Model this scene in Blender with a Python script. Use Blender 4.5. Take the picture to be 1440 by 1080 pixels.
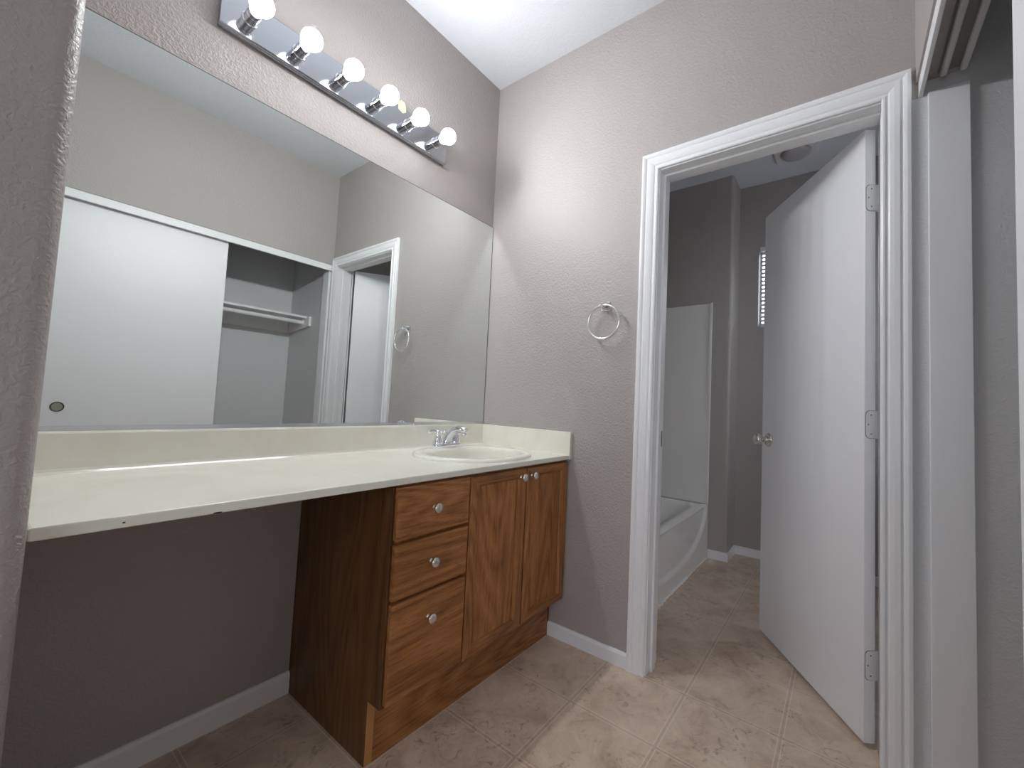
import bpy, bmesh, math
from mathutils import Vector, Matrix

for o in list(bpy.data.objects):
    bpy.data.objects.remove(o, do_unlink=True)
SC = bpy.context.scene
COL = SC.collection

# ------------------------------------------------------------------ camera, world, exposure
IMG_W, IMG_H = 1440, 1080
F_PX, PPX, PPY = 587.18, 748.22, 534.20
YAW, PIT, ROL = 0.6439, 0.0550, 0.0466
cam = bpy.data.cameras.new('camera')
cam.sensor_fit = 'HORIZONTAL'
cam.sensor_width = 36.0
cam.lens = F_PX / IMG_W * 36.0
cam.shift_x = -(PPX - IMG_W / 2) / IMG_W
cam.shift_y = (PPY - IMG_H / 2) / IMG_W
cam.clip_start = 0.02
camo = bpy.data.objects.new('camera', cam)
COL.objects.link(camo)
fw = Vector((math.cos(PIT) * math.cos(YAW), math.cos(PIT) * math.sin(YAW), math.sin(PIT)))
rt = Vector((math.sin(YAW), -math.cos(YAW), 0))
up = rt.cross(fw)
c_, s_ = math.cos(ROL), math.sin(ROL)
rt2 = c_ * rt + s_ * up
up2 = -s_ * rt + c_ * up
camo.matrix_world = Matrix(((rt2.x, up2.x, -fw.x, -1.6414), (rt2.y, up2.y, -fw.y, -1.5481),
                            (rt2.z, up2.z, -fw.z, 1.0407), (0, 0, 0, 1)))
SC.camera = camo

W = bpy.data.worlds.new('world')
SC.world = W
W.use_nodes = True
bg = W.node_tree.nodes['Background']
bg.inputs['Color'].default_value = (0.86, 0.92, 1.0, 1)
bg.inputs['Strength'].default_value = 3.9
BULB_STRENGTH = 290.0
SC.view_settings.view_transform = 'Standard'
SC.view_settings.look = 'None'
SC.view_settings.exposure = 0.13
SC.view_settings.gamma = 1.0
SC.view_settings.use_curve_mapping = False
cy = SC.cycles
cy.max_bounces = 14
cy.diffuse_bounces = 8
cy.glossy_bounces = 8
cy.caustics_reflective = True
cy.caustics_refractive = False
cy.blur_glossy = 0.0
cy.sample_clamp_indirect = 0.0
cy.use_denoising = True
try:
    cy.use_guiding = True
    cy.use_surface_guiding = True
except Exception:
    pass

# ------------------------------------------------------------------ dimensions (metres, z up)
H = 2.776            # ceiling
YS = -1.716          # closet wall plane
XW = -1.578          # left end of the vanity alcove
WT = 0.115           # wall thickness
OY0, OY1, OZ = -0.928, -1.636, 2.034   # casing inner edges / top
CT, CTH, CF = 0.8145, 0.0205, -0.558   # counter top z, thickness, front y


# ------------------------------------------------------------------ materials
def srgb(r, g, b):
    f = lambda v: (v / 255 / 12.92) if v / 255 <= 0.04045 else ((v / 255 + 0.055) / 1.055) ** 2.4
    return (f(r), f(g), f(b), 1)


class NT:
    off = 0.0

    def __init__(s, name):
        s.m = bpy.data.materials.new(name)
        s.m.use_nodes = True
        s.t = s.m.node_tree
        s.b = s.t.nodes['Principled BSDF']

    def n(s, typ, **kw):
        nd = s.t.nodes.new(typ)
        for k, v in kw.items():
            setattr(nd, k, v)
        return nd

    def l(s, a, b):
        s.t.links.new(a, b)

    def set(s, **kw):
        for k, v in kw.items():
            s.b.inputs[k.replace('_', ' ')].default_value = v
        return s

    def math(s, op, a, b=None, c=None):
        nd = s.n('ShaderNodeMath', operation=op)
        for i, v in enumerate((a, b, c)):
            if v is None:
                continue
            if isinstance(v, (int, float)):
                nd.inputs[i].default_value = v
            else:
                s.l(v, nd.inputs[i])
        return nd.outputs[0]

    def coord(s, scale=(1, 1, 1), kind='Object'):
        tc = s.n('ShaderNodeTexCoord')
        mp = s.n('ShaderNodeMapping')
        mp.inputs['Scale'].default_value = scale
        mp.inputs['Location'].default_value = (s.off, s.off * 0.7, s.off * 1.3)
        s.l(tc.outputs[kind], mp.inputs['Vector'])
        return mp.outputs['Vector']

    def noise(s, vec, scale, detail=4, rough=0.5, dist=0.0):
        nd = s.n('ShaderNodeTexNoise')
        nd.inputs['Scale'].default_value = scale
        nd.inputs['Detail'].default_value = detail
        nd.inputs['Roughness'].default_value = rough
        nd.inputs['Distortion'].default_value = dist
        s.l(vec, nd.inputs['Vector'])
        return nd.outputs['Fac']

    def ramp(s, fac, stops):
        nd = s.n('ShaderNodeValToRGB')
        e = nd.color_ramp.elements
        while len(e) < len(stops):
            e.new(0.5)
        for el, (p, c) in zip(e, stops):
            el.position = p
            el.color = c if len(c) == 4 else (*c, 1)
        s.l(fac, nd.inputs[0])
        return nd.outputs[0]

    def mix(s, fac, a, b):
        nd = s.n('ShaderNodeMix', data_type='RGBA')
        if isinstance(fac, (int, float)):
            nd.inputs[0].default_value = fac
        else:
            s.l(fac, nd.inputs[0])
        for sock, v in ((nd.inputs[6], a), (nd.inputs[7], b)):
            if isinstance(v, tuple):
                sock.default_value = v
            else:
                s.l(v, sock)
        return nd.outputs[2]

    def bump(s, h, strength, dist):
        nd = s.n('ShaderNodeBump')
        nd.inputs['Strength'].default_value = strength
        nd.inputs['Distance'].default_value = dist
        s.l(h, nd.inputs['Height'])
        s.l(nd.outputs[0], s.b.inputs['Normal'])


def plain(name, col, rough=0.5, metal=0.0, **kw):
    t = NT(name)
    t.set(Base_Color=col, Roughness=rough, Metallic=metal, **kw)
    return t.m


def wall_paint(name, col, rough=0.55, bump=0.55, scale=95.0):
    t = NT(name)
    t.set(Roughness=rough)
    v = t.coord()
    big = t.noise(v, 2.2, 2)
    t.l(t.mix(big, tuple(c * 0.97 for c in col[:3]) + (1,), tuple(min(1, c * 1.03) for c in col[:3]) + (1,)),
        t.b.inputs['Base Color'])
    h = t.noise(v, scale, 3, 0.55, 0.6)
    h2 = t.ramp(h, [(0.40, (0, 0, 0)), (0.62, (1, 1, 1))])
    t.bump(h2, bump, 0.0025)
    return t.m


M = {}
M['taupe'] = wall_paint('taupe_orange_peel_paint', (0.400, 0.368, 0.350, 1), 0.40, 0.45, 105)
M['closet'] = wall_paint('pale_grey_closet_paint', (0.66, 0.665, 0.68, 1), 0.5, 0.3, 110)
M['ceil'] = wall_paint('white_ceiling_paint', (0.62, 0.635, 0.67, 1), 0.7, 0.25, 90)
M['trim'] = plain('white_gloss_trim', (0.80, 0.805, 0.82, 1), 0.32)
M['white_door'] = plain('white_door_paint', (0.80, 0.80, 0.825, 1), 0.38)
M['hinge'] = plain('white_painted_hinge', (0.72, 0.72, 0.72, 1), 0.3)
M['dark'] = plain('dark_recess', (0.015, 0.014, 0.013, 1), 0.6)
M['chrome'] = plain('chrome', (0.82, 0.83, 0.86, 1), 0.05, 1.0)
M['plate'] = plain('smoked_chrome', (0.50, 0.52, 0.56, 1), 0.10, 1.0)
M['nickel'] = plain('brushed_nickel', (0.72, 0.69, 0.65, 1), 0.24, 1.0)
M['alu'] = plain('aluminium_channel', (0.72, 0.73, 0.75, 1), 0.25, 1.0)
M['track'] = plain('painted_track', (0.50, 0.49, 0.49, 1), 0.4)
M['trackplate'] = plain('dull_track_plate', (0.20, 0.19, 0.19, 1), 0.5)
M['pull_ring'] = plain('dark_worn_nickel', (0.16, 0.155, 0.15, 1), 0.2, 1.0)
M['ring_chrome'] = plain('satin_chrome', (0.92, 0.92, 0.92, 1), 0.17, 1.0)
M['pull'] = plain('dull_pull_cup', (0.30, 0.29, 0.255, 1), 0.45)
M['tub'] = plain('white_tub_acrylic', (0.84, 0.82, 0.80, 1), 0.16)
M['caulk'] = plain('caulk', (0.86, 0.85, 0.83, 1), 0.5)
M['vent'] = plain('plastic_vent', (0.62, 0.61, 0.62, 1), 0.4)
M['ventlens'] = plain('vent_lens', (0.42, 0.40, 0.41, 1), 0.3)
M['blind'] = plain('blind_slat', (0.75, 0.77, 0.82, 1), 0.45)
M['paper'] = plain('pale_yellow_paper', (0.80, 0.76, 0.42, 1), 0.6)
M['mirror'] = plain('silvered_mirror', (0.86, 0.90, 0.875, 1), 0.0, 1.0)
M['mirror_edge'] = plain('mirror_edge', (0.03, 0.045, 0.04, 1), 0.3)

t = NT('window_glass')
t.set(Base_Color=(1, 1, 1, 1), Roughness=0.02, IOR=1.1, Transmission_Weight=1.0)
M['glass'] = t.m

t = NT('lit_bulb')
t.set(Base_Color=(1, 1, 1, 1), Roughness=0.3)
t.b.inputs['Emission Color'].default_value = (0.95, 0.975, 1.0, 1)
# LED globe: the dome shines forward, the half towards its base gives much less
gm = t.n('ShaderNodeNewGeometry')
sp = t.n('ShaderNodeSeparateXYZ')
t.l(gm.outputs['Normal'], sp.inputs[0])
mr = t.n('ShaderNodeMapRange', interpolation_type='SMOOTHSTEP')
mr.inputs['From Min'].default_value = -0.05
mr.inputs['From Max'].default_value = 0.92
mr.inputs['To Min'].default_value = 0.006
mr.inputs['To Max'].default_value = 1.0
t.l(t.math('MULTIPLY', sp.outputs[1], -1.0), mr.inputs['Value'])
t.l(t.math('MULTIPLY', mr.outputs[0], BULB_STRENGTH), t.b.inputs['Emission Strength'])
M['bulb'] = t.m

# cultured marble
t = NT('cream_cultured_marble')
v = t.coord()
a = t.noise(v, 3.5, 5, 0.6, 1.5)
t.l(t.ramp(a, [(0.3, (0.75, 0.735, 0.63)), (0.55, (0.80, 0.79, 0.70)), (0.75, (0.83, 0.825, 0.76))]), t.b.inputs['Base Color'])
t.set(Roughness=0.16)
M['marble'] = t.m
t = NT('cream_sink_porcelain')
t.set(Base_Color=(0.80, 0.79, 0.70, 1), Roughness=0.1)
M['sink'] = t.m


def oak(name, axis, dark=1.0, off=0.0):
    t = NT(name)
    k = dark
    ax = {'z': 2, 'x': 0}[axis]
    st = lambda f: tuple(f if i == ax else 1.0 for i in range(3))
    t.off = off
    # cathedral figure: rings of a slow noise field stretched along the board
    fld = t.noise(t.coord(st(0.13)), 4.2, 1, 0.4, 0.15)
    rings = t.math('FRACT', t.math('MULTIPLY', fld, 22.0))
    tri = t.math('ABSOLUTE', t.math('SUBTRACT', t.math('MULTIPLY', rings, 2.0), 1.0))
    streak = t.noise(t.coord(st(0.022)), 150, 3, 0.6)
    pores = t.noise(t.coord(st(0.045)), 420, 2, 0.6)
    tone = t.noise(t.coord(st(0.5)), 4.0, 2)
    g = t.math('ADD', t.math('MULTIPLY', tri, 0.26), t.math('MULTIPLY', streak, 0.74))
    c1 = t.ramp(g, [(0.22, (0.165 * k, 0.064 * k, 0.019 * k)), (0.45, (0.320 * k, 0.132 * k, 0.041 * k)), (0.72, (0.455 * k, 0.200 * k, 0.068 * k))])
    c2 = t.ramp(pores, [(0.36, (0.38, 0.32, 0.28)), (0.48, (1, 1, 1))])
    mul = t.n('ShaderNodeMix', data_type='RGBA', blend_type='MULTIPLY')
    mul.inputs[0].default_value = 0.6
    t.l(c1, mul.inputs[6])
    t.l(c2, mul.inputs[7])
    mul2 = t.n('ShaderNodeMix', data_type='RGBA', blend_type='MULTIPLY')
    mul2.inputs[0].default_value = 0.7
    t.l(mul.outputs[2], mul2.inputs[6])
    t.l(t.ramp(tone, [(0.3, (0.74, 0.72, 0.70)), (0.7, (1.15, 1.12, 1.1))]), mul2.inputs[7])
    t.l(mul2.outputs[2], t.b.inputs['Base Color'])
    t.set(Roughness=0.42, Specular_IOR_Level=0.35)
    t.bump(pores, 0.10, 0.0006)
    return t.m


M['oak_v'] = oak('stained_oak_upright_grain', 'z')
M['oak_h'] = oak('stained_oak_lengthwise_grain', 'x')
M['oak_panel'] = oak('stained_oak_door_panel', 'z', 1.05, 3.7)
M['oak_rail'] = oak('stained_oak_door_rail', 'x', 0.95, 1.9)
M['oak_side'] = oak('stained_oak_shaded_side', 'z', 0.38)  # same oak darkened in colour so the side panels read as shaded
M['oak_raw'] = plain('raw_oak_edge', (0.46, 0.215, 0.060, 1), 0.5)

# vinyl tile floor
t = NT('beige_vinyl_tile')
tc = t.n('ShaderNodeTexCoord')
sep = t.n('ShaderNodeSeparateXYZ')
t.l(tc.outputs['Object'], sep.inputs[0])
T = 0.3048


def seam(sock, off):
    q = t.math('DIVIDE', t.math('SUBTRACT', sock, off), T)
    fr = t.math('FRACT', t.math('ADD', q, 0.5))
    return t.math('MULTIPLY', t.math('ABSOLUTE', t.math('SUBTRACT', fr, 0.5)), T)


dx, dy = seam(sep.outputs[0], -0.3064), seam(sep.outputs[1], -0.778)
d = t.math('MINIMUM', dx, dy)
band = t.math('LESS_THAN', d, 0.0075)
line = t.math('LESS_THAN', t.math('ABSOLUTE', t.math('SUBTRACT', d, 0.0065)), 0.0011)
core = t.math('LESS_THAN', d, 0.0011)
ov = tc.outputs['Object']
n1 = t.noise(ov, 6.5, 7, 0.66, 0.7)
n2 = t.noise(ov, 21.0, 9, 0.74, 1.3)
n3 = t.noise(ov, 4.3, 3, 0.55)
n4 = t.noise(ov, 75.0, 5, 0.72)
base = t.ramp(n1, [(0.32, (0.46, 0.335, 0.250)), (0.46, (0.60, 0.465, 0.360)), (0.58, (0.68, 0.540, 0.425)), (0.74, (0.76, 0.630, 0.515))])
# dark worn marbling where two noises agree
vein = t.math('MULTIPLY', t.ramp(n2, [(0.37, (1, 1, 1)), (0.47, (0, 0, 0))]), t.ramp(n3, [(0.40, (0, 0, 0)), (0.56, (1, 1, 1))]))
vein = t.math('MULTIPLY', vein, t.ramp(n4, [(0.38, (0.15, 0.15, 0.15)), (0.56, (1, 1, 1))]))
base = t.mix(t.math('MULTIPLY', vein, 0.72), base, (0.185, 0.125, 0.088, 1))
base = t.mix(t.math('MULTIPLY', t.ramp(n4, [(0.52, (0, 0, 0)), (0.70, (1, 1, 1))]), 0.16), base, (0.30, 0.215, 0.16, 1))
base = t.mix(t.math('MULTIPLY', band, 0.16), base, (0.40, 0.30, 0.235, 1))
base = t.mix(t.math('MULTIPLY', line, 0.60), base, (0.88, 0.76, 0.64, 1))
base = t.mix(t.math('MULTIPLY', core, 0.22), base, (0.30, 0.22, 0.17, 1))
t.l(base, t.b.inputs['Base Color'])
t.set(Roughness=0.42)
hh = t.math('SUBTRACT', t.math('MULTIPLY', n4, 0.25), t.math('MULTIPLY', band, 0.35))
t.bump(hh, 0.2, 0.0008)
M['floor'] = t.m


# ------------------------------------------------------------------ mesh helpers
def obj(name, bm, mat, parent=None, smooth=False, bevel=0.0, seg=2, angle=40):
    bmesh.ops.recalc_face_normals(bm, faces=bm.faces)
    me = bpy.data.meshes.new(name)
    bm.to_mesh(me)
    bm.free()
    me.materials.append(mat)
    o = bpy.data.objects.new(name, me)
    COL.objects.link(o)
    if smooth:
        for p in me.polygons:
            p.use_smooth = True
    if bevel > 0:
        m = o.modifiers.new('bevel', 'BEVEL')
        m.width = bevel
        m.segments = seg
        m.limit_method = 'ANGLE'
        m.angle_limit = math.radians(angle)
        m.harden_normals = False
    if parent:
        o.parent = parent
        o.matrix_parent_inverse = parent.matrix_world.inverted()
    return o


def empty(name, loc=(0, 0, 0), rotz=0.0):
    o = bpy.data.objects.new(name, None)
    o.empty_display_size = 0.05
    o.matrix_world = Matrix.Translation(loc) @ Matrix.Rotation(rotz, 4, 'Z')
    COL.objects.link(o)
    return o


def tag(o, label=None, cat=None, group=None, kind=None):
    for k, v in (('label', label), ('category', cat), ('group', group), ('kind', kind)):
        if v:
            o[k] = v
    return o


def box(bm, x0, x1, y0, y1, z0, z1):
    r = bmesh.ops.create_cube(bm, size=1.0)
    for v in r['verts']:
        v.co = Vector((x0 + (v.co.x + .5) * (x1 - x0), y0 + (v.co.y + .5) * (y1 - y0), z0 + (v.co.z + .5) * (z1 - z0)))
    return r['verts']


def boxes(*bs):
    bm = bmesh.new()
    for b in bs:
        box(bm, *b)
    return bm


def prism(bm, poly, axis, a, b):
    """extrude a 2-D polygon along an axis; poly coords are the two other axes in xyz order"""
    def P(u, v, w):
        return {'x': (w, u, v), 'y': (u, w, v), 'z': (u, v, w)}[axis]
    lo = [bm.verts.new(P(u, v, a)) for u, v in poly]
    hi = [bm.verts.new(P(u, v, b)) for u, v in poly]
    n = len(poly)
    bm.faces.new(lo)
    bm.faces.new(hi[::-1])
    for i in range(n):
        bm.faces.new((lo[i], hi[i], hi[(i + 1) % n], lo[(i + 1) % n]))


def lathe(bm, prof, origin, direction, n=32):
    """prof: list of (radius, distance along direction)"""
    d = Vector(direction).normalized()
    a = Vector((0, 0, 1)) if abs(d.z) < 0.9 else Vector((1, 0, 0))
    u = d.cross(a).normalized()
    w = d.cross(u)
    O = Vector(origin)
    rings = []
    for r, h in prof:
        if r < 1e-6:
            rings.append([bm.verts.new(O + d * h)])
        else:
            rings.append([bm.verts.new(O + d * h + (u * math.cos(2 * math.pi * i / n) + w * math.sin(2 * math.pi * i / n)) * r) for i in range(n)])
    for A, B in zip(rings, rings[1:]):
        for i in range(n):
            j = (i + 1) % n
            if len(A) == 1 and len(B) > 1:
                bm.faces.new((A[0], B[j], B[i]))
            elif len(B) == 1 and len(A) > 1:
                bm.faces.new((A[i], A[j], B[0]))
            elif len(A) > 1:
                bm.faces.new((A[i], A[j], B[j], B[i]))
    for R in (rings[0], rings[-1]):
        if len(R) > 2:
            bm.faces.new(R)


def tube(bm, pts, rad, n=16, closed=False, flat=1.0):
    """sweep an ellipse along points; rad is a number or a list"""
    P = [Vector(p) for p in pts]
    R = rad if isinstance(rad, (list, tuple)) else [rad] * len(P)
    rings = []
    N = len(P)
    prev = None
    for i, p in enumerate(P):
        if closed:
            d = (P[(i + 1) % N] - P[i - 1]).normalized()
        else:
            d = (P[min(i + 1, N - 1)] - P[max(i - 1, 0)]).normalized()
        ref = prev if prev is not None else (Vector((1, 0, 0)) if abs(d.x) < 0.8 else Vector((0, 0, 1)))
        u = (ref - d * ref.dot(d)).normalized()
        prev = u
        w = d.cross(u)
        rings.append([bm.verts.new(p + (u * math.cos(2 * math.pi * k / n) + w * flat * math.sin(2 * math.pi * k / n)) * R[i]) for k in range(n)])
    m = N if closed else N - 1
    for i in range(m):
        A, B = rings[i], rings[(i + 1) % N]
        for k in range(n):
            bm.faces.new((A[k], A[(k + 1) % n], B[(k + 1) % n], B[k]))
    if not closed:
        bm.faces.new(rings[0])
        bm.faces.new(rings[-1])


def struct(name, bm, mat, label=None, cat=None, **kw):
    o = obj(name, bm, mat, **kw)
    return tag(o, label, cat, kind='structure')


# ------------------------------------------------------------------ room shell
XL = -3.6
struct('floor', boxes((XL, 2.1, -3.3, 0.12, -0.08, 0.0)), M['floor'], 'worn beige vinyl tile floor of the vanity room and bath', 'floor')
struct('ceiling', boxes((XL, 2.1, -3.3, 0.12, H, H + 0.08)), M['ceil'], 'smooth white ceiling above the vanity', 'ceiling')
struct('wall_north', boxes((XL, 2.1, 0.0, 0.12, 0.0, H)), M['taupe'], 'taupe textured wall behind the mirror and vanity', 'wall')
bm = bmesh.new()
prism(bm, [(OY0 + 0.012, 0.0), (0.0, 0.0), (0.0, H), (-2.4, H), (-2.4, 0.0), (OY1 - 0.022, 0.0), (OY1 - 0.022, OZ + 0.012), (OY0 + 0.012, OZ + 0.012)], 'x', 0.0, WT)
struct('wall_east', bm, M['taupe'], 'taupe textured wall around the bath doorway with the towel ring', 'wall')

# the bedroom beyond the camera, with an unseen opening added for fill daylight
BW = (-2.55, -1.20, 0.70, 2.05)
struct('wall_bedroom_west', boxes((XL - 0.1, XL, -3.2, BW[0], 0, H), (XL - 0.1, XL, BW[1], 0.0, 0, H), (XL - 0.1, XL, BW[0], BW[1], 0, BW[2]), (XL - 0.1, XL, BW[0], BW[1], BW[3], H)), M['taupe'],
       'taupe bedroom wall beyond the camera, its opening added for fill daylight', 'wall')
struct('wall_bedroom_south', boxes((XL, -1.645, -3.3, -3.2, 0, H)), M['taupe'], 'taupe bedroom wall beyond the camera', 'wall')

# stub wall closing the vanity alcove, rounded drywall corners
bm = bmesh.new()
R0, ye, xo = 0.028, -0.600, XW - 0.125
poly = [(XW, 0.0), (XW, ye + R0)]
for k in range(1, 9):
    a = math.pi / 2 * k / 8
    poly.append((XW - R0 + R0 * math.cos(a), ye + R0 - R0 * math.sin(a)))
for k in range(0, 9):
    a = math.pi / 2 * k / 8
    poly.append((xo + R0 - R0 * math.sin(a), ye + R0 - R0 * math.cos(a)))
poly.append((xo, 0.0))
prism(bm, poly, 'z', 0.0, H)
o = struct('wall_west', bm, M['taupe'], 'near end of the taupe stub wall with rounded corner beside the counter', 'wall', smooth=True)
m = o.modifiers.new('es', 'EDGE_SPLIT')
m.split_angle = math.radians(40)

# closet wall: lintel over the opening plus the solid part beyond it
CL = -1.545
struct('wall_south', boxes((CL, 0.0, YS - 0.11, YS, 2.056, H), (CL - 0.1, CL, YS - 0.11, YS, 0.0, H)), M['taupe'],
       'taupe wall above the closet opening', 'wall')
struct('wall_closet_back', boxes((CL, 0.0, -2.5, -2.40, 0.0, H)), M['closet'], 'pale grey back wall of the closet', 'wall')
struct('wall_closet_east', boxes((-0.004, 0.0, -2.40, -1.7225, 2.0095, H), (-0.004, 0.0, -2.40, -1.7065, 0.0, 2.0095)), M['closet'], 'pale grey side wall inside the closet by the doorway', 'wall')
struct('wall_closet_west', boxes((CL - 0.1, CL - 0.0, -3.2, YS - 0.11, 0.0, H)), M['closet'], 'far side wall inside the closet', 'wall')

# bath room walls
BX, RX, CY = 1.580, 1.820, -0.893
bm = bmesh.new()
poly = [(RX + 0.12, 0.0), (BX, 0.0), (BX, CY + 0.022)]
for k in range(1, 9):
    a = math.pi / 2 * k / 8
    poly.append((BX + 0.022 - 0.022 * math.cos(a), CY + 0.022 - 0.022 * math.sin(a)))
poly += [(RX + 0.12, CY)]
prism(bm, poly, 'z', 0.0, H)
o = struct('wall_bath_tub_end', bm, M['taupe'], 'dark taupe wall at the end of the tub with rounded corner', 'wall', smooth=True)
m = o.modifiers.new('es', 'EDGE_SPLIT')
m.split_angle = math.radians(40)
WY0, WY1, WZ0, WZ1 = -1.028, -1.62, 1.680, 2.292
struct('wall_bath_east', boxes((RX, RX + 0.12, -2.4, WY1, 0, H), (RX, RX + 0.12, WY0, CY, 0, H),
                               (RX, RX + 0.12, WY1, WY0, 0, WZ0), (RX, RX + 0.12, WY1, WY0, WZ1, H)), M['taupe'],
       'taupe bath wall with the small window', 'wall')
W2 = (0.72, 1.46, 1.10, 2.05)  # opening added out of view to bring more daylight onto the tub
struct('wall_bath_south', boxes((WT, W2[0], -2.4, -2.3, 0, H), (W2[1], RX + 0.12, -2.4, -2.3, 0, H), (W2[0], W2[1], -2.4, -2.3, 0, W2[2]), (W2[0], W2[1], -2.4, -2.3, W2[3], H)), M['taupe'], 'taupe bath wall hidden behind the open door', 'wall')

# ------------------------------------------------------------------ baseboards
def base_prof(dep, h):
    return [(0, 0), (dep, 0), (dep, h - 0.010), (dep - 0.004, h - 0.002), (dep - 0.007, h), (0, h)]


BH, BD = 0.058, 0.012
bm = bmesh.new()
prism(bm, [(-a, b) for a, b in base_prof(BD, BH)], 'y', OY0 + 0.0705, -0.4745)
struct('baseboard_east', bm, M['trim'], 'short white baseboard between vanity toe kick and door casing', 'baseboard')
bm = bmesh.new()
prism(bm, [(-a, b + 0) for a, b in base_prof(BD, 0.072)], 'x', XW, -0.9135)
struct('baseboard_north', bm, M['trim'], 'white baseboard under the open knee space of the counter', 'baseboard')
bm = bmesh.new()
runs = []
for a, b in base_prof(BD, BH):
    runs.append([bm.verts.new(p) for p in ((BX - a, -0.768, b), (BX - a, CY - a, b), (RX - a, CY - a, b), (RX - a, -2.3, b))])
for A, B in zip(runs, runs[1:] + runs[:1]):
    for i in range(3):
        bm.faces.new((A[i], A[i + 1], B[i + 1], B[i]))
box(bm, BX - 0.0005, BX + 0.021, CY - 0.0005, CY + 0.021, 0.0, BH - 0.0008)
struct('baseboard_bath', bm, M['trim'], 'white baseboard around the corner beyond the tub', 'baseboard')

# ------------------------------------------------------------------ door frame (casing, jamb, stop)
frame = tag(empty('trim_1', (0, (OY0 + OY1) / 2, 0)), 'white moulded door casing and jamb around the bath doorway', 'door frame', kind='structure')
prof = [(0, 0), (0, .010), (.004, .0125), (.009, .0125), (.012, .0095), (.016, .0095), (.020, .0125), (.030, .0150), (.043, .0160),
        (.046, .0125), (.050, .0125), (.053, .0160), (.060, .0185), (.068, .0180), (.070, .0150), (.070, 0)]
bm = bmesh.new()
paths = []
for w, h in prof:
    paths.append([bm.verts.new(p) for p in ((-h, OY0 + w, 0), (-h, OY0 + w, OZ + w), (-h, OY1 - w, OZ + w), (-h, OY1 - w, 0))])
for A, B in zip(paths, paths[1:]):
    for i in range(3):
        bm.faces.new((A[i], A[i + 1], B[i + 1], B[i]))
obj('casing', bm, M['trim'], frame)
JY0, JY1, JZ = OY0 - 0.005, OY1 - 0.006, OZ - 0.005
obj('jamb', boxes((-0.001, WT + 0.001, JY0, JY0 + 0.017, 0, JZ + 0.017), (-0.001, WT + 0.001, JY1 - 0.017, JY1, 0, JZ + 0.017),
                  (-0.001, WT + 0.001, JY1, JY0, JZ, JZ + 0.017)), M['trim'], frame, bevel=0.0015)
obj('door_stop', boxes((0.040, 0.076, JY0 - 0.010, JY0, 0, JZ), (0.040, 0.076, JY1, JY1 + 0.0055, 0, JZ),
                       (0.040, 0.076, JY1 + 0.0055, JY0 - 0.010, JZ - 0.010, JZ)), M['trim'], frame, bevel=0.002)
tag(obj('strike_plate', boxes((0.070, 0.0768, JY0 - 0.0108, JY0 - 0.0005, 0.885, 0.950)), M['dark'], frame), 'dark strike plate')
# casing on the bath side
bm = bmesh.new()
paths = []
for w, h in prof:
    paths.append([bm.verts.new(p) for p in ((WT + h, OY0 + w, 0), (WT + h, OY0 + w, OZ + w), (WT + h, OY1 - w, OZ + w), (WT + h, OY1 - w, 0))])
for A, B in zip(paths, paths[1:]):
    for i in range(3):
        bm.faces.new((A[i], A[i + 1], B[i + 1], B[i]))
obj('casing', bm, M['trim'], frame)

# ------------------------------------------------------------------ bath door, swung open into the bath
ang = 0.5876
door = tag(empty('door_1', (0.1195, -1.6005, 0), ang), 'flat white slab door standing open into the bath', 'door', kind='structure')


def local(bm, parent):
    bm.transform(parent.matrix_world)
    return bm


DW, DT = 0.676, 0.035
obj('slab', local(boxes((0, DW, -DT, 0, 0.018, 2.026)), door), M['white_door'], door, bevel=0.0015)
for z in (0.256, 1.0215, 1.787):
    bm = bmesh.new()
    poly = []
    zh, rr = 0.045, 0.014
    y_in, y_out = -0.004, -DT - 0.010
    for cyy, czz, a0 in ((y_in - rr, z + zh - rr, 0), (y_in - rr, z - zh + rr, -90)):
        for k in range(7):
            a = math.radians(a0 + (90 - 90 * k / 6 if a0 == 0 else 90 - 90 * k / 6))
            poly.append((cyy + rr * math.cos(a), czz + rr * math.sin(a)))
    poly += [(y_out, z - zh), (y_out, z + zh)]
    prism(bm, poly, 'x', -0.0022, 0.0)
    hg = obj('hinge', local(bm, door), M['hinge'], door)
    bm = bmesh.new()
    prism(bm, [(y_ + (0.0012 if y_ > y_in - rr else 0), z + (z_ - z) * 1.026) for y_, z_ in poly[:-2]] + [(-DT + 0.0008, z - zh * 1.026), (-DT + 0.0008, z + zh * 1.026)], 'x', -0.0007, 0.0)
    tag(obj('mortise_shade', local(bm, door), M['dark'], hg), 'dark plate standing in for the shaded gap around the hinge leaf')  # dark sheet in place of the shade around the leaf
    bm = bmesh.new()
    lathe(bm, [(0.005, 0), (0.005, 0.09)], (0.002, -DT - 0.010, z - 0.045), (0, 0, 1), 12)
    obj('barrel', local(bm, door), M['hinge'], hg)
    for dy, dz in ((-0.020, 0.031), (-0.011, 0.0), (-0.020, -0.031)):
        bm = bmesh.new()
        lathe(bm, [(0.0022, 0), (0.0022, 0.0006), (0, 0.0006)], (-0.0020, dy, z + dz), (-1, 0, 0), 10)
        tag(obj('screw', local(bm, door), M['dark'], hg), 'dark screw head')
for side in (1, -1):
    y0 = 0.0 if side > 0 else -DT
    bm = bmesh.new()
    lathe(bm, [(0.032, 0), (0.032, 0.003), (0.026, 0.008), (0.014, 0.011), (0.012, 0.020), (0.012, 0.028), (0.017, 0.032), (0.0245, 0.038),
               (0.0265, 0.048), (0.0255, 0.058), (0.020, 0.064), (0.010, 0.066), (0, 0.066)], (DW - 0.062, y0, 0.918), (0, side, 0), 36)
    tag(obj('knob', local(bm, door), M['nickel'], door, smooth=True), 'brushed nickel knob')

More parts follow.
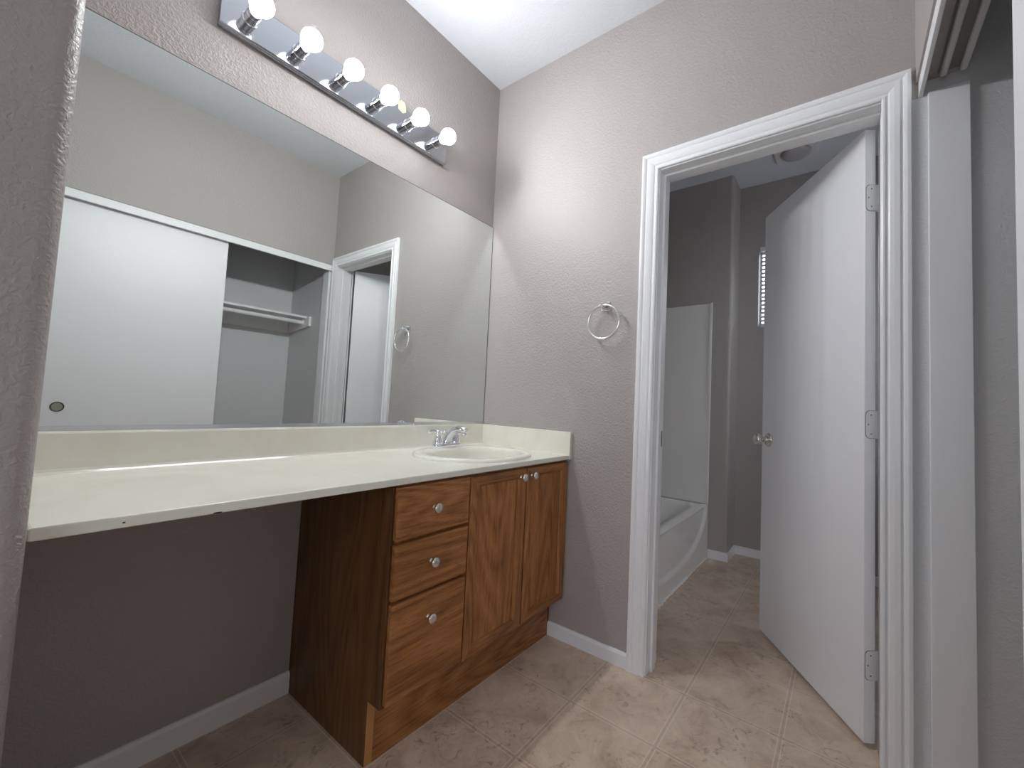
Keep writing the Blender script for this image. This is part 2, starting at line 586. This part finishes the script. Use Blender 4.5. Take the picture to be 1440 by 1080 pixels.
# ------------------------------------------------------------------ closet: fascia, track, jamb, doors, shelf, rod
struct('trim_2', boxes((CL, -0.0045, -1.732, -1.7215, 2.010, 2.0558)), M['trim'], 'white fascia board across the top of the closet opening', 'trim', bevel=0.0015)
struct('trim_3', boxes((-0.020, -0.0042, -1.829, -1.742, 0.0, 2.010)), M['trim'], 'white flat jamb board at the closet end near the doorway', 'trim', bevel=0.0015)
struct('trim_4', boxes((CL, CL + 0.020, -1.829, -1.742, 0.0, 2.010)), M['trim'], 'white flat jamb board at the far closet end', 'trim', bevel=0.0015)
trk = tag(empty('closet_track', (-0.78, -1.79, 2.056)), 'grey double sliding track under the closet lintel', 'door track')
obj('mounting_plate', boxes((CL + 0.02, -0.030, -1.824, -1.760, 2.052, 2.056)), M['trackplate'], trk)
for yy in (-1.772, -1.813):
    bm = boxes((CL + 0.03, -0.034, yy - 0.008, yy + 0.008, 2.033, 2.0519))
    obj('rail', bm, M['track'], trk, bevel=0.005, seg=3)


def closet_door(x0, x1, y0, y1, label, pull_x):
    d = tag(empty('sliding_door', ((x0 + x1) / 2, (y0 + y1) / 2, 0.0)), label, 'sliding door', 'closet sliding doors')
    obj('panel', boxes((x0, x1, y0, y1, 0.010, 2.0305)), M['white_door'], d, bevel=0.0015)
    bm = bmesh.new()
    z = 0.905
    lathe(bm, [(0.0262, 0.0002), (0.0262, 0.0020), (0.0238, 0.0042), (0.0212, 0.0022), (0.0212, 0.0002)], (pull_x, y1, z), (0, 1, 0), 40)
    fp = tag(obj('finger_pull', bm, M['pull_ring'], d, smooth=True), 'round recessed metal finger pull')
    bm = bmesh.new()
    lathe(bm, [(0.0212, 0.0002), (0.0212, 0.0009), (0, 0.0006)], (pull_x, y1, z), (0, 1, 0), 40)
    obj('pull_cup', bm, M['pull'], fp)
    return d


closet_door(-1.452, -0.690, -1.784, -1.760, 'front white sliding closet door with round finger pull', -1.373)
closet_door(-1.524, -0.762, -1.826, -1.802, 'rear white sliding closet door stacked behind the front one', -1.44)
cs = tag(empty('closet_shelf', (-0.78, -2.23, 1.655)), 'white shelf board on cleats inside the closet above the rod', 'shelf')
obj('board', boxes((CL, -0.0045, -2.3995, -2.05, 1.655, 1.672)), M['trim'], cs, bevel=0.001)
obj('cleat', boxes((CL, -0.0245, -2.3995, -2.381, 1.556, 1.6545)), M['trim'], cs, bevel=0.001)
bm = bmesh.new()
prism(bm, [(-2.3995, 1.556), (-2.3995, 1.6545), (-2.05, 1.6545), (-2.05, 1.668), (-2.010, 1.668), (-2.010, 1.590), (-2.06, 1.580)], 'x', -0.0240, -0.0045)
obj('end_cleat', bm, M['trim'], cs, bevel=0.001)
rod = empty('closet_rod', (-0.78, -2.115, 1.620))
tag(rod, 'white round hanging rod beneath the closet shelf', 'closet rod')
bm = bmesh.new()
lathe(bm, [(0.016, 0), (0.016, 1.518)], (CL + 0.001, -2.115, 1.625), (1, 0, 0), 20)
obj('pole', bm, M['trim'], rod, smooth=False)
bm = bmesh.new()
lathe(bm, [(0.024, 0), (0.024, 0.010), (0.019, 0.014)], (-0.0242, -2.115, 1.625), (-1, 0, 0), 20)
obj('end_socket', bm, M['trim'], rod)

# ------------------------------------------------------------------ vanity mirror
mir = tag(empty('vanity_mirror', (-0.79, -0.003, 0.93)), 'large frameless plate mirror on the wall above the counter', 'mirror')
obj('glass', boxes((XW + 0.002, -0.0045, -0.006, -0.0005, 0.9285, 1.986)), M['mirror'], mir)
obj('edge', boxes((XW + 0.002, -0.0045, -0.0055, -0.0003, 1.9861, 1.9885), (-0.0044, -0.0015, -0.0055, -0.0003, 0.9285, 1.9885)), M['mirror_edge'], mir)
obj('bottom_channel', boxes((XW + 0.002, -0.0015, -0.0105, -0.0005, 0.9185, 0.9215), (XW + 0.002, -0.0015, -0.0105, -0.0075, 0.9215, 0.9300)), M['alu'], mir)

# ------------------------------------------------------------------ vanity light bar
bar = tag(empty('vanity_light', (-0.825, 0, 2.217)), 'chrome bar light with six glowing globe bulbs above the mirror', 'light fixture')
bm = bmesh.new()
prism(bm, [(-0.0005, 2.150), (-0.016, 2.150), (-0.018, 2.153), (-0.021, 2.1535), (-0.024, 2.158), (-0.024, 2.278), (-0.021, 2.2825), (-0.018, 2.283), (-0.016, 2.286), (-0.0005, 2.286)],
      'x', -1.2745, -0.3755)
obj('back_plate', bm, M['plate'], bar, bevel=0.001)
for k in range(6):
    x = -1.198 + 0.1505 * k
    zc = 2.2175
    bm = bmesh.new()
    lathe(bm, [(0.0235, 0.0), (0.0235, 0.004), (0.0205, 0.006), (0.0205, 0.030), (0.0215, 0.031), (0.0215, 0.034), (0.0205, 0.035), (0.0205, 0.046),
               (0.0225, 0.048), (0.0225, 0.052), (0.0205, 0.053), (0.0185, 0.050), (0.0, 0.050)], (x, -0.0242, zc), (0, -1, 0), 36)
    so = obj('socket', bm, M['chrome'], bar, smooth=True)
    m = so.modifiers.new('es', 'EDGE_SPLIT')
    m.split_angle = math.radians(35)
    bm = bmesh.new()
    pr = [(0.0, 0.0), (0.0160, 0.0), (0.0165, 0.006), (0.0185, 0.012)]
    r, cdist = 0.0340, 0.041
    for q in range(7, 25):
        a = math.pi * q / 24
        rad, hh = r * math.sin(a), cdist - r * math.cos(a)
        if hh > 0.014:
            pr.append((max(rad, 0.0), hh))
    pr[-1] = (0.0, cdist + r)
    lathe(bm, pr, (x, -0.0745, zc), (0, -1, 0), 36)
    tag(obj('bulb', bm, M['bulb'], so, smooth=True), 'glowing white globe bulb')
bm = bmesh.new()
prism(bm, [(-0.646, 2.262), (-0.624, 2.255), (-0.609, 2.268), (-0.616, 2.302), (-0.636, 2.306), (-0.648, 2.290)], 'y', -0.0262, -0.0244)
tag(obj('paper_tag', bm, M['paper'], bar), 'small pale yellow paper tag')

# ------------------------------------------------------------------ vanity cabinet
cab = tag(empty('vanity_cabinet', (-0.457, -0.265, 0)), 'brown stained oak vanity cabinet with drawers and two doors under the sink', 'cabinet')
CX0, FB, KZ = -0.913, -0.531, 0.178
top = CT - CTH - 0.0005
bm = bmesh.new()
sidep = [(-0.0005, 0.0), (-0.474, 0.0), (-0.474, KZ), (FB, KZ), (FB, top), (-0.0005, top)]
prism(bm, sidep, 'x', CX0, CX0 + 0.014)
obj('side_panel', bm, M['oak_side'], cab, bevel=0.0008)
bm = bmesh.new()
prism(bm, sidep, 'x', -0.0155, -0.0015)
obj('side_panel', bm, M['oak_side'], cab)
tag(obj('raw_edge', boxes((CX0 + 0.0006, CX0 + 0.0245, -0.4756, -0.4742, 0.001, KZ - 0.001)), M['oak_raw'], cab), 'unstained light wood edge')
obj('toe_kick', boxes((CX0 + 0.0250, -0.0157, -0.4755, -0.461, 0.0005, KZ)), M['oak_h'], cab)
xs, xe = CX0 + 0.0142, -0.0158
obj('face_frame', boxes((xs, xs + 0.03, FB, FB + 0.018, KZ, top), (-0.645, -0.600, FB, FB + 0.018, KZ, top), (xe - 0.03, xe, FB, FB + 0.018, KZ, top),
                        (-0.328, -0.296, FB, FB + 0.018, KZ, top), (xs, xe, FB + 0.0004, FB + 0.0176, top - 0.035, top), (xs, xe, FB + 0.0004, FB + 0.0176, KZ, KZ + 0.035),
                        (xs, -0.60, FB + 0.0004, FB + 0.0176, 0.615, 0.645), (xs, -0.60, FB + 0.0004, FB + 0.0176, 0.450, 0.480)), M['oak_v'], cab)
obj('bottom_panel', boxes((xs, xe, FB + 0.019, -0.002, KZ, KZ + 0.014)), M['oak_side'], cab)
FY = FB - 0.019


def knob(x, z, parent):
    bm = bmesh.new()
    lathe(bm, [(0.0085, 0), (0.0085, 0.002), (0.0060, 0.004), (0.0055, 0.012), (0.0095, 0.016), (0.0150, 0.0185), (0.0155, 0.0215), (0.0135, 0.0250),
               (0.0080, 0.0270), (0, 0.0275)], (x, FY, z), (0, -1, 0), 28)
    tag(obj('knob', bm, M['nickel'], parent, smooth=True), 'round brushed metal knob')


for z0, z1, kz in ((0.634, 0.785, 0.711), (0.470, 0.6245, 0.551), (0.189, 0.460, 0.387)):
    dr = obj('drawer', boxes((-0.907, -0.6245, FY, FB - 0.0004, z0, z1)), M['oak_h'], cab, bevel=0.0045, seg=2)
    knob(-0.776, kz, dr)


def cab_door(x0, x1, z0, z1, kx, kz):
    st, bt, rc = 0.045, 0.038, 0.010
    bm = bmesh.new()
    # frame ring with sloped inner edge and slightly eased outer edge
    def ring(ix, iz0, iz1, y):
        return [bm.verts.new(p) for p in ((x0 + ix, y, z0 + iz0), (x1 - ix, y, z0 + iz0), (x1 - ix, y, z1 - iz1), (x0 + ix, y, z1 - iz1))]
    rs = [ring(0, 0, 0, FB - 0.0004), ring(0, 0, 0, FY + 0.004), ring(0.004, 0.004, 0.004, FY), ring(st - 0.009, bt - 0.009, bt - 0.009, FY),
          ring(st - 0.004, bt - 0.004, bt - 0.004, FY + 0.0035), ring(st, bt, bt, FY + rc), ring(st, bt, bt, FB - 0.0004)]
    for A, B in zip(rs, rs[1:] + rs[:1]):
        for i in range(4):
            bm.faces.new((A[i], A[(i + 1) % 4], B[(i + 1) % 4], B[i]))
    d = obj('door', bm, M['oak_v'], cab)
    d.data.materials.append(M['oak_rail'])
    for p in d.data.polygons:
        if p.center.z < z0 + bt + 0.001 or p.center.z > z1 - bt - 0.001:
            p.material_index = 1
    obj('panel', boxes((x0 + st - 0.001, x1 - st + 0.001, FY + rc + 0.0003, FB - 0.001, z0 + bt - 0.001, z1 - bt + 0.001)), M['oak_panel'], d)
    knob(kx, kz, d)


cab_door(-0.6190, -0.3150, 0.182, 0.783, -0.351, 0.7525)
cab_door(-0.3085, -0.0125, 0.182, 0.783, -0.283, 0.7525)

# ------------------------------------------------------------------ countertop with oval cut-out, splashes
SX, SY, SA, SB = -0.370, -0.308, 0.262, 0.224
ctop = tag(empty('countertop', (-0.79, -0.28, CT)), 'long cream cultured marble countertop with splash, open underneath at one end', 'countertop')


def ellipse(a, b, n=64):
    return [(SX + a * math.cos(2 * math.pi * i / n), SY + b * math.sin(2 * math.pi * i / n)) for i in range(n)]


bm = bmesh.new()
n = 64
X0, X1, Y0, Y1 = XW + 0.0005, -0.0005, CF, -0.0005
E = ellipse(SA - 0.02, SB - 0.02, n)


def onrect(px, py):
    dx_, dy_ = px - SX, py - SY
    ts = []
    if abs(dx_) > 1e-9:
        ts.append(((X1 if dx_ > 0 else X0) - SX) / dx_)
    if abs(dy_) > 1e-9:
        ts.append(((Y1 if dy_ > 0 else Y0) - SY) / dy_)
    s = min(ts)
    return SX + dx_ * s, SY + dy_ * s


out = [onrect(*p) for p in E]
for cx_, cy_ in ((X0, Y0), (X1, Y0), (X1, Y1), (X0, Y1)):
    i = min(range(n), key=lambda k: math.hypot(out[k][0] - cx_, out[k][1] - cy_))
    out[i] = (cx_, cy_)
rz = [CT - CTH, CT]
vi = [[bm.verts.new((x, y, z)) for x, y in E] for z in rz]
vo = [[bm.verts.new((x, y, z)) for x, y in out] for z in rz]
for i in range(n):
    j = (i + 1) % n
    bm.faces.new((vi[1][i], vi[1][j], vo[1][j], vo[1][i]))
    bm.faces.new((vi[0][i], vi[0][j], vo[0][j], vo[0][i]))
    bm.faces.new((vi[0][i], vi[0][j], vi[1][j], vi[1][i]))
    bm.faces.new((vo[0][i], vo[0][j], vo[1][j], vo[1][i]))
obj('slab', bm, M['marble'], ctop, bevel=0.004, seg=3, angle=60)
# backsplash with a cove at its foot
bm = bmesh.new()
cove = [(-0.0005, CT + 0.0002), (-0.032, CT + 0.0002), (-0.027, CT + 0.0018), (-0.0225, CT + 0.006), (-0.0205, CT + 0.013), (-0.020, 0.912), (-0.018, 0.9165), (-0.014, 0.9180), (-0.0005, 0.9180)]
prism(bm, cove, 'x', XW + 0.0005, -0.0210)
obj('backsplash', bm, M['marble'], ctop)
bm = bmesh.new()
prism(bm, [(-0.0005, CT - CTH), (CF - 0.004, CT - CTH), (CF - 0.004, 0.914), (CF - 0.001, 0.917), (-0.0005, 0.917)], 'x', -0.0205, -0.0006)
obj('side_splash', bm, M['marble'], ctop, bevel=0.002)
for x, z, w in ((-1.470, 0.803, 0.0022), (-1.335, 0.7957, 0.008)):
    bm = bmesh.new()
    lathe(bm, [(0.0030, 0), (0.0030, 0.0004), (0, 0.0004)], (0, 0, 0), (0, -1, 0), 10)
    for v in bm.verts:
        v.co = Vector((x + v.co.x * w / 0.003, CF + v.co.y, z + v.co.z * 0.45))
    tag(obj('chip', bm, M['dark'], ctop), 'small dark chip in the front edge')

# ------------------------------------------------------------------ drop-in sink
snk = tag(empty('sink', (SX, SY, CT)), 'oval cream drop-in sink set in the countertop', 'sink')
bm = bmesh.new()
pr = [(1.0, 1.0, 0.0003, 0), (0.998, 0.998, 0.006, 0), (0.985, 0.982, 0.0100, 0), (0.955, 0.947, 0.0120, 0), (0.90, 0.885, 0.0122, 0)]
n = 72
rings = []
for a, b, z, _ in pr:
    rings.append([bm.verts.new((SX + SA * a * math.cos(2 * math.pi * i / n), SY + SB * b * math.sin(2 * math.pi * i / n), CT + z)) for i in range(n)])
# bowl is pushed forward to leave a faucet deck at the back
for a, b, z, sh in ((0.80, 0.70, 0.0112, -0.028), (0.785, 0.685, 0.006, -0.028), (0.765, 0.665, -0.010, -0.028), (0.72, 0.62, -0.055, -0.027), (0.62, 0.53, -0.105, -0.025),
                    (0.42, 0.36, -0.138, -0.022), (0.10, 0.11, -0.148, -0.02)):
    rings.append([bm.verts.new((SX + SA * a * math.cos(2 * math.pi * i / n), SY + sh + SB * b * math.sin(2 * math.pi * i / n), CT + z)) for i in range(n)])
for A, B in zip(rings, rings[1:]):
    for i in range(n):
        bm.faces.new((A[i], A[(i + 1) % n], B[(i + 1) % n], B[i]))
obj('basin', bm, M['sink'], snk, smooth=True)
bm = bmesh.new()
lathe(bm, [(0.028, 0), (0.028, 0.002), (0.022, 0.003), (0.018, 0.001), (0, 0.001)], (SX, SY - 0.02, CT - 0.1485), (0, 0, 1), 24)
obj('drain', bm, M['chrome'], snk, smooth=True)

# ------------------------------------------------------------------ faucet
FX, FYY, FZ = -0.362, -0.128, CT + 0.0124
fau = tag(empty('faucet', (FX, FYY, FZ)), 'chrome two-handle faucet on the back rim of the sink', 'faucet')
bm = bmesh.new()
poly = []
for k in range(40):
    a = 2 * math.pi * k / 40
    cxx = 0.051 if math.cos(a) >= 0 else -0.051
    poly.append((FX + cxx + 0.026 * math.cos(a), FYY + 0.026 * math.sin(a)))
lay = []
for s, z in ((1.0, 0.0), (1.0, 0.010), (0.93, 0.0165), (0.80, 0.0190)):
    ring = []
    for (x, y) in poly:
        ax = FX + (0.051 if x > FX else -0.051)
        ring.append(bm.verts.new((ax + (x - ax) * s, FYY + (y - FYY) * s, FZ + z)))
    lay.append(ring)
for A, B in zip(lay, lay[1:]):
    for i in range(40):
        bm.faces.new((A[i], A[(i + 1) % 40], B[(i + 1) % 40], B[i]))
bm.faces.new(lay[0])
bm.faces.new(lay[-1])
obj('base', bm, M['chrome'], fau, smooth=True)
for s in (-1, 1):
    hx = FX + s * 0.051
    bm = bmesh.new()
    lathe(bm, [(0.0225, 0.0), (0.0225, 0.003), (0.0205, 0.010), (0.0180, 0.024), (0.0165, 0.032), (0.0150, 0.036), (0.0165, 0.041), (0.0170, 0.049), (0.0140, 0.057),
               (0.007, 0.061), (0, 0.062)], (hx, FYY, FZ + 0.0175), (0, 0, 1), 28)
    # lever sweeping outwards
    P = [(hx, FYY, FZ + 0.066), (hx + s * 0.018, FYY - 0.002, FZ + 0.070), (hx + s * 0.036, FYY - 0.004, FZ + 0.072), (hx + s * 0.052, FYY - 0.006, FZ + 0.071), (hx + s * 0.064, FYY - 0.007, FZ + 0.068)]
    tube(bm, P, [0.010, 0.0080, 0.0075, 0.0085, 0.0060], 14, flat=0.75)
    obj('handle', bm, M['chrome'], fau, smooth=True)
bm = bmesh.new()
P = [(FX, FYY + 0.006, FZ + 0.014), (FX, FYY - 0.002, FZ + 0.034), (FX, FYY - 0.020, FZ + 0.056), (FX, FYY - 0.044, FZ + 0.074), (FX, FYY - 0.070, FZ + 0.083), (FX, FYY - 0.095, FZ + 0.084),
     (FX, FYY - 0.114, FZ + 0.079), (FX, FYY - 0.120, FZ + 0.073)]
tube(bm, P, [0.024, 0.0215, 0.0185, 0.0165, 0.0155, 0.0150, 0.0135, 0.0090], 22)
obj('spout', bm, M['chrome'], fau, smooth=True)
bm = bmesh.new()
lathe(bm, [(0.0115, 0), (0.0115, 0.016), (0.0095, 0.018), (0, 0.018)], (FX, FYY - 0.106, FZ + 0.074), (0, -0.1, -1), 20)
obj('aerator', bm, M['chrome'], fau, smooth=True)
bm = bmesh.new()
lathe(bm, [(0.003, 0), (0.003, 0.042), (0.0065, 0.044), (0.0070, 0.050), (0.004, 0.054), (0, 0.0545)], (FX, FYY + 0.019, FZ + 0.016), (0, 0, 1), 16)
obj('lift_rod', bm, M['chrome'], fau, smooth=True)

# ------------------------------------------------------------------ towel ring
RY, RZ = -0.706, 1.478
tr = tag(empty('towel_ring', (0, RY, RZ)), 'chrome towel ring hanging on the wall beside the door casing', 'towel ring')
bm = boxes((-0.008, -0.0005, RY - 0.022, RY + 0.022, RZ - 0.020, RZ + 0.020))
obj('mount', bm, M['chrome'], tr, bevel=0.003)
bm = boxes((-0.046, -0.008, RY - 0.010, RY + 0.010, RZ - 0.011, RZ + 0.009))
obj('post', bm, M['chrome'], tr, bevel=0.003)
bm = bmesh.new()
rr = 0.0735
tube(bm, [(-0.040, RY - 0.008 + rr * math.sin(2 * math.pi * k / 64), RZ - 0.001 - rr + rr * math.cos(2 * math.pi * k / 64)) for k in range(64)], 0.0052, 12, closed=True)
obj('ring', bm, M['ring_chrome'], tr, smooth=True)

# ------------------------------------------------------------------ bathtub with bowed apron, surround
TX0, TX1, TY, TZ = WT + 0.001, BX - 0.001, -0.765, 0.372
tub = tag(empty('bathtub', (0.85, -0.38, 0)), 'white bathtub with arched apron beyond the doorway', 'bathtub')
bm = bmesh.new()
NX, NZ = 150, 44
g = []
for i in range(NX + 1):
    x = TX0 + (TX1 - TX0) * i / NX
    u = min(abs((x - 0.85) / 0.70), 1.0)
    za = TZ + 0.01 - 0.290 * (1 - u ** 2.3) ** (1 / 2.3)
    col = []
    for j in range(NZ + 1):
        z = 0.0 + TZ * j / NZ - 0.0
        s = (z - za) / 0.014
        f = max(0.0, min(1.0, s))
        f = f * f * (3 - 2 * f)
        yy = TY + 0.018 * f
        # slight ease into the rim
        yy -= 0.016 * max(0.0, (z - (TZ - 0.03)) / 0.03) ** 2 * (1 if f > 0.99 else f)
        col.append(bm.verts.new((x, yy, z)))
    g.append(col)
for i in range(NX):
    for j in range(NZ):
        bm.faces.new((g[i][j], g[i + 1][j], g[i + 1][j + 1], g[i][j + 1]))
obj('apron', bm, M['tub'], tub, smooth=True)
bm = bmesh.new()


def rrect(x0, x1, y0, y1, r, z, n=10):
    pts = []
    for cx_, cy_, a0 in ((x1 - r, y1 - r, 0), (x0 + r, y1 - r, 90), (x0 + r, y0 + r, 180), (x1 - r, y0 + r, 270)):
        for k in range(n + 1):
            a = math.radians(a0 + 90 * k / n)
            pts.append(bm.verts.new((cx_ + r * math.cos(a), cy_ + r * math.sin(a), z)))
    return pts


L = [rrect(TX0, TX1, TY + 0.002, -0.001, 0.004, TZ - 0.004), rrect(TX0, TX1, TY + 0.004, -0.001, 0.006, TZ + 0.002), rrect(TX0 + 0.07, TX1 - 0.07, TY + 0.075, -0.05, 0.12, TZ + 0.002),
     rrect(TX0 + 0.08, TX1 - 0.08, TY + 0.085, -0.06, 0.12, TZ - 0.012), rrect(TX0 + 0.14, TX1 - 0.20, TY + 0.14, -0.11, 0.12, 0.10), rrect(TX0 + 0.20, TX1 - 0.28, TY + 0.20, -0.17, 0.10, 0.06)]
for A, B in zip(L, L[1:]):
    k = len(A)
    for i in range(k):
        bm.faces.new((A[i], A[(i + 1) % k], B[(i + 1) % k], B[i]))
bm.faces.new(L[-1])
obj('basin', bm, M['tub'], tub, smooth=True)
bm = bmesh.new()
import random
random.seed(4)
P, Rr = [], []
for i in range(120):
    x = TX0 + (TX1 - TX0) * i / 119
    P.append((x, TY - 0.002 - random.random() * 0.002, 0.003))
    Rr.append(0.003 + (0.010 * random.random() if x < 1.1 else 0.001))
tube(bm, P, Rr, 8)
tag(obj('caulk_bead', bm, M['caulk'], tub, smooth=True), 'rough white caulk bead along the floor')
sur = tag(empty('tub_surround', (0.85, -0.01, TZ)), 'white wall panels around the tub', 'tub surround')
bm = boxes((BX - 0.012, BX - 0.0005, TY + 0.002, -0.0135, TZ + 0.003, 1.834))
obj('end_panel', bm, M['tub'], sur, bevel=0.004)
bm = boxes((BX - 0.020, BX - 0.0125, TY - 0.004, TY + 0.014, TZ + 0.003, 1.838))
obj('edge_bead', bm, M['tub'], sur, bevel=0.003)
obj('long_panel', boxes((WT + 0.0125, BX - 0.0005, -0.0130, -0.0005, TZ + 0.003, 1.834)), M['tub'], sur, bevel=0.003)
obj('end_panel', boxes((WT + 0.0005, WT + 0.012, TY + 0.002, -0.0005, TZ + 0.003, 1.834)), M['tub'], sur, bevel=0.003)

# ------------------------------------------------------------------ bath window, blind, vent
win = tag(empty('window_1', (RX + 0.1, (WY0 + WY1) / 2, WZ0)), 'small bath window behind a white mini blind', 'window', kind='structure')
obj('frame', boxes((RX + 0.085, RX + 0.115, WY0 - 0.010, WY0, WZ0, WZ1), (RX + 0.07, RX + 0.115, WY1, WY1 + 0.035, WZ0, WZ1),
                   (RX + 0.07, RX + 0.115, WY1 + 0.035, WY0 - 0.010, WZ0, WZ0 + 0.035), (RX + 0.07, RX + 0.115, WY1 + 0.035, WY0 - 0.010, WZ1 - 0.035, WZ1)), M['trim'], win)
obj('pane', boxes((RX + 0.090, RX + 0.094, WY1 + 0.035, WY0 - 0.010, WZ0 + 0.035, WZ1 - 0.035)), M['glass'], win)
added_win = tag(empty('added_window', ((W2[0] + W2[1]) / 2, -2.35, W2[2])), 'unseen bath window added for fill daylight, hidden behind the open door', 'window', kind='structure')  # invented window, only frames the added daylight opening
obj('frame', boxes((W2[0], W2[0] + 0.035, -2.385, -2.34, W2[2], W2[3]), (W2[1] - 0.035, W2[1], -2.385, -2.34, W2[2], W2[3]),
                   (W2[0] + 0.035, W2[1] - 0.035, -2.385, -2.34, W2[2], W2[2] + 0.035), (W2[0] + 0.035, W2[1] - 0.035, -2.385, -2.34, W2[3] - 0.035, W2[3])), M['trim'], added_win)
bl = tag(empty('window_blind', (RX + 0.03, (WY0 + WY1) / 2, WZ1)), 'white mini blind hanging in the small bath window', 'blind')
obj('head_rail', boxes((RX + 0.015, RX + 0.045, WY1 + 0.006, WY0 - 0.006, WZ1 - 0.030, WZ1 - 0.0005)), M['blind'], bl)
bm = bmesh.new()
ns = 19
for k in range(ns):
    z = WZ1 - 0.048 - k * 0.0300
    prism(bm, [(RX + 0.018, z - 0.0110), (RX + 0.030, z + 0.0010), (RX + 0.042, z + 0.0105), (RX + 0.042, z + 0.0093), (RX + 0.030, z - 0.0002), (RX + 0.018, z - 0.0122)], 'y', WY1 + 0.010, WY0 - 0.010)
obj('slats', bm, M['blind'], bl)
obj('bottom_rail', boxes((RX + 0.020, RX + 0.040, WY1 + 0.010, WY0 - 0.010, WZ0 + 0.004, WZ0 + 0.016)), M['blind'], bl)
vn = tag(empty('ceiling_vent', (1.465, -1.285, H)), 'rounded white vent fan cover on the bath ceiling', 'vent')
bm = bmesh.new()
V = [rrect(1.34, 1.59, -1.41, -1.16, 0.045, H - 0.0005), rrect(1.34, 1.59, -1.41, -1.16, 0.045, H - 0.010), rrect(1.350, 1.580, -1.40, -1.17, 0.040, H - 0.018), rrect(1.375, 1.555, -1.375, -1.195, 0.03, H - 0.021)]
for A, B in zip(V, V[1:]):
    k = len(A)
    for i in range(k):
        bm.faces.new((A[i], A[(i + 1) % k], B[(i + 1) % k], B[i]))
bm.faces.new(V[-1])
obj('cover', bm, M['vent'], vn)
bm = bmesh.new()
lathe(bm, [(0.086, 0), (0.084, 0.010), (0.070, 0.022), (0.045, 0.030), (0, 0.034)], (1.465, -1.285, H - 0.0205), (0, 0, -1), 32)
obj('lens', bm, M['ventlens'], vn, smooth=True)
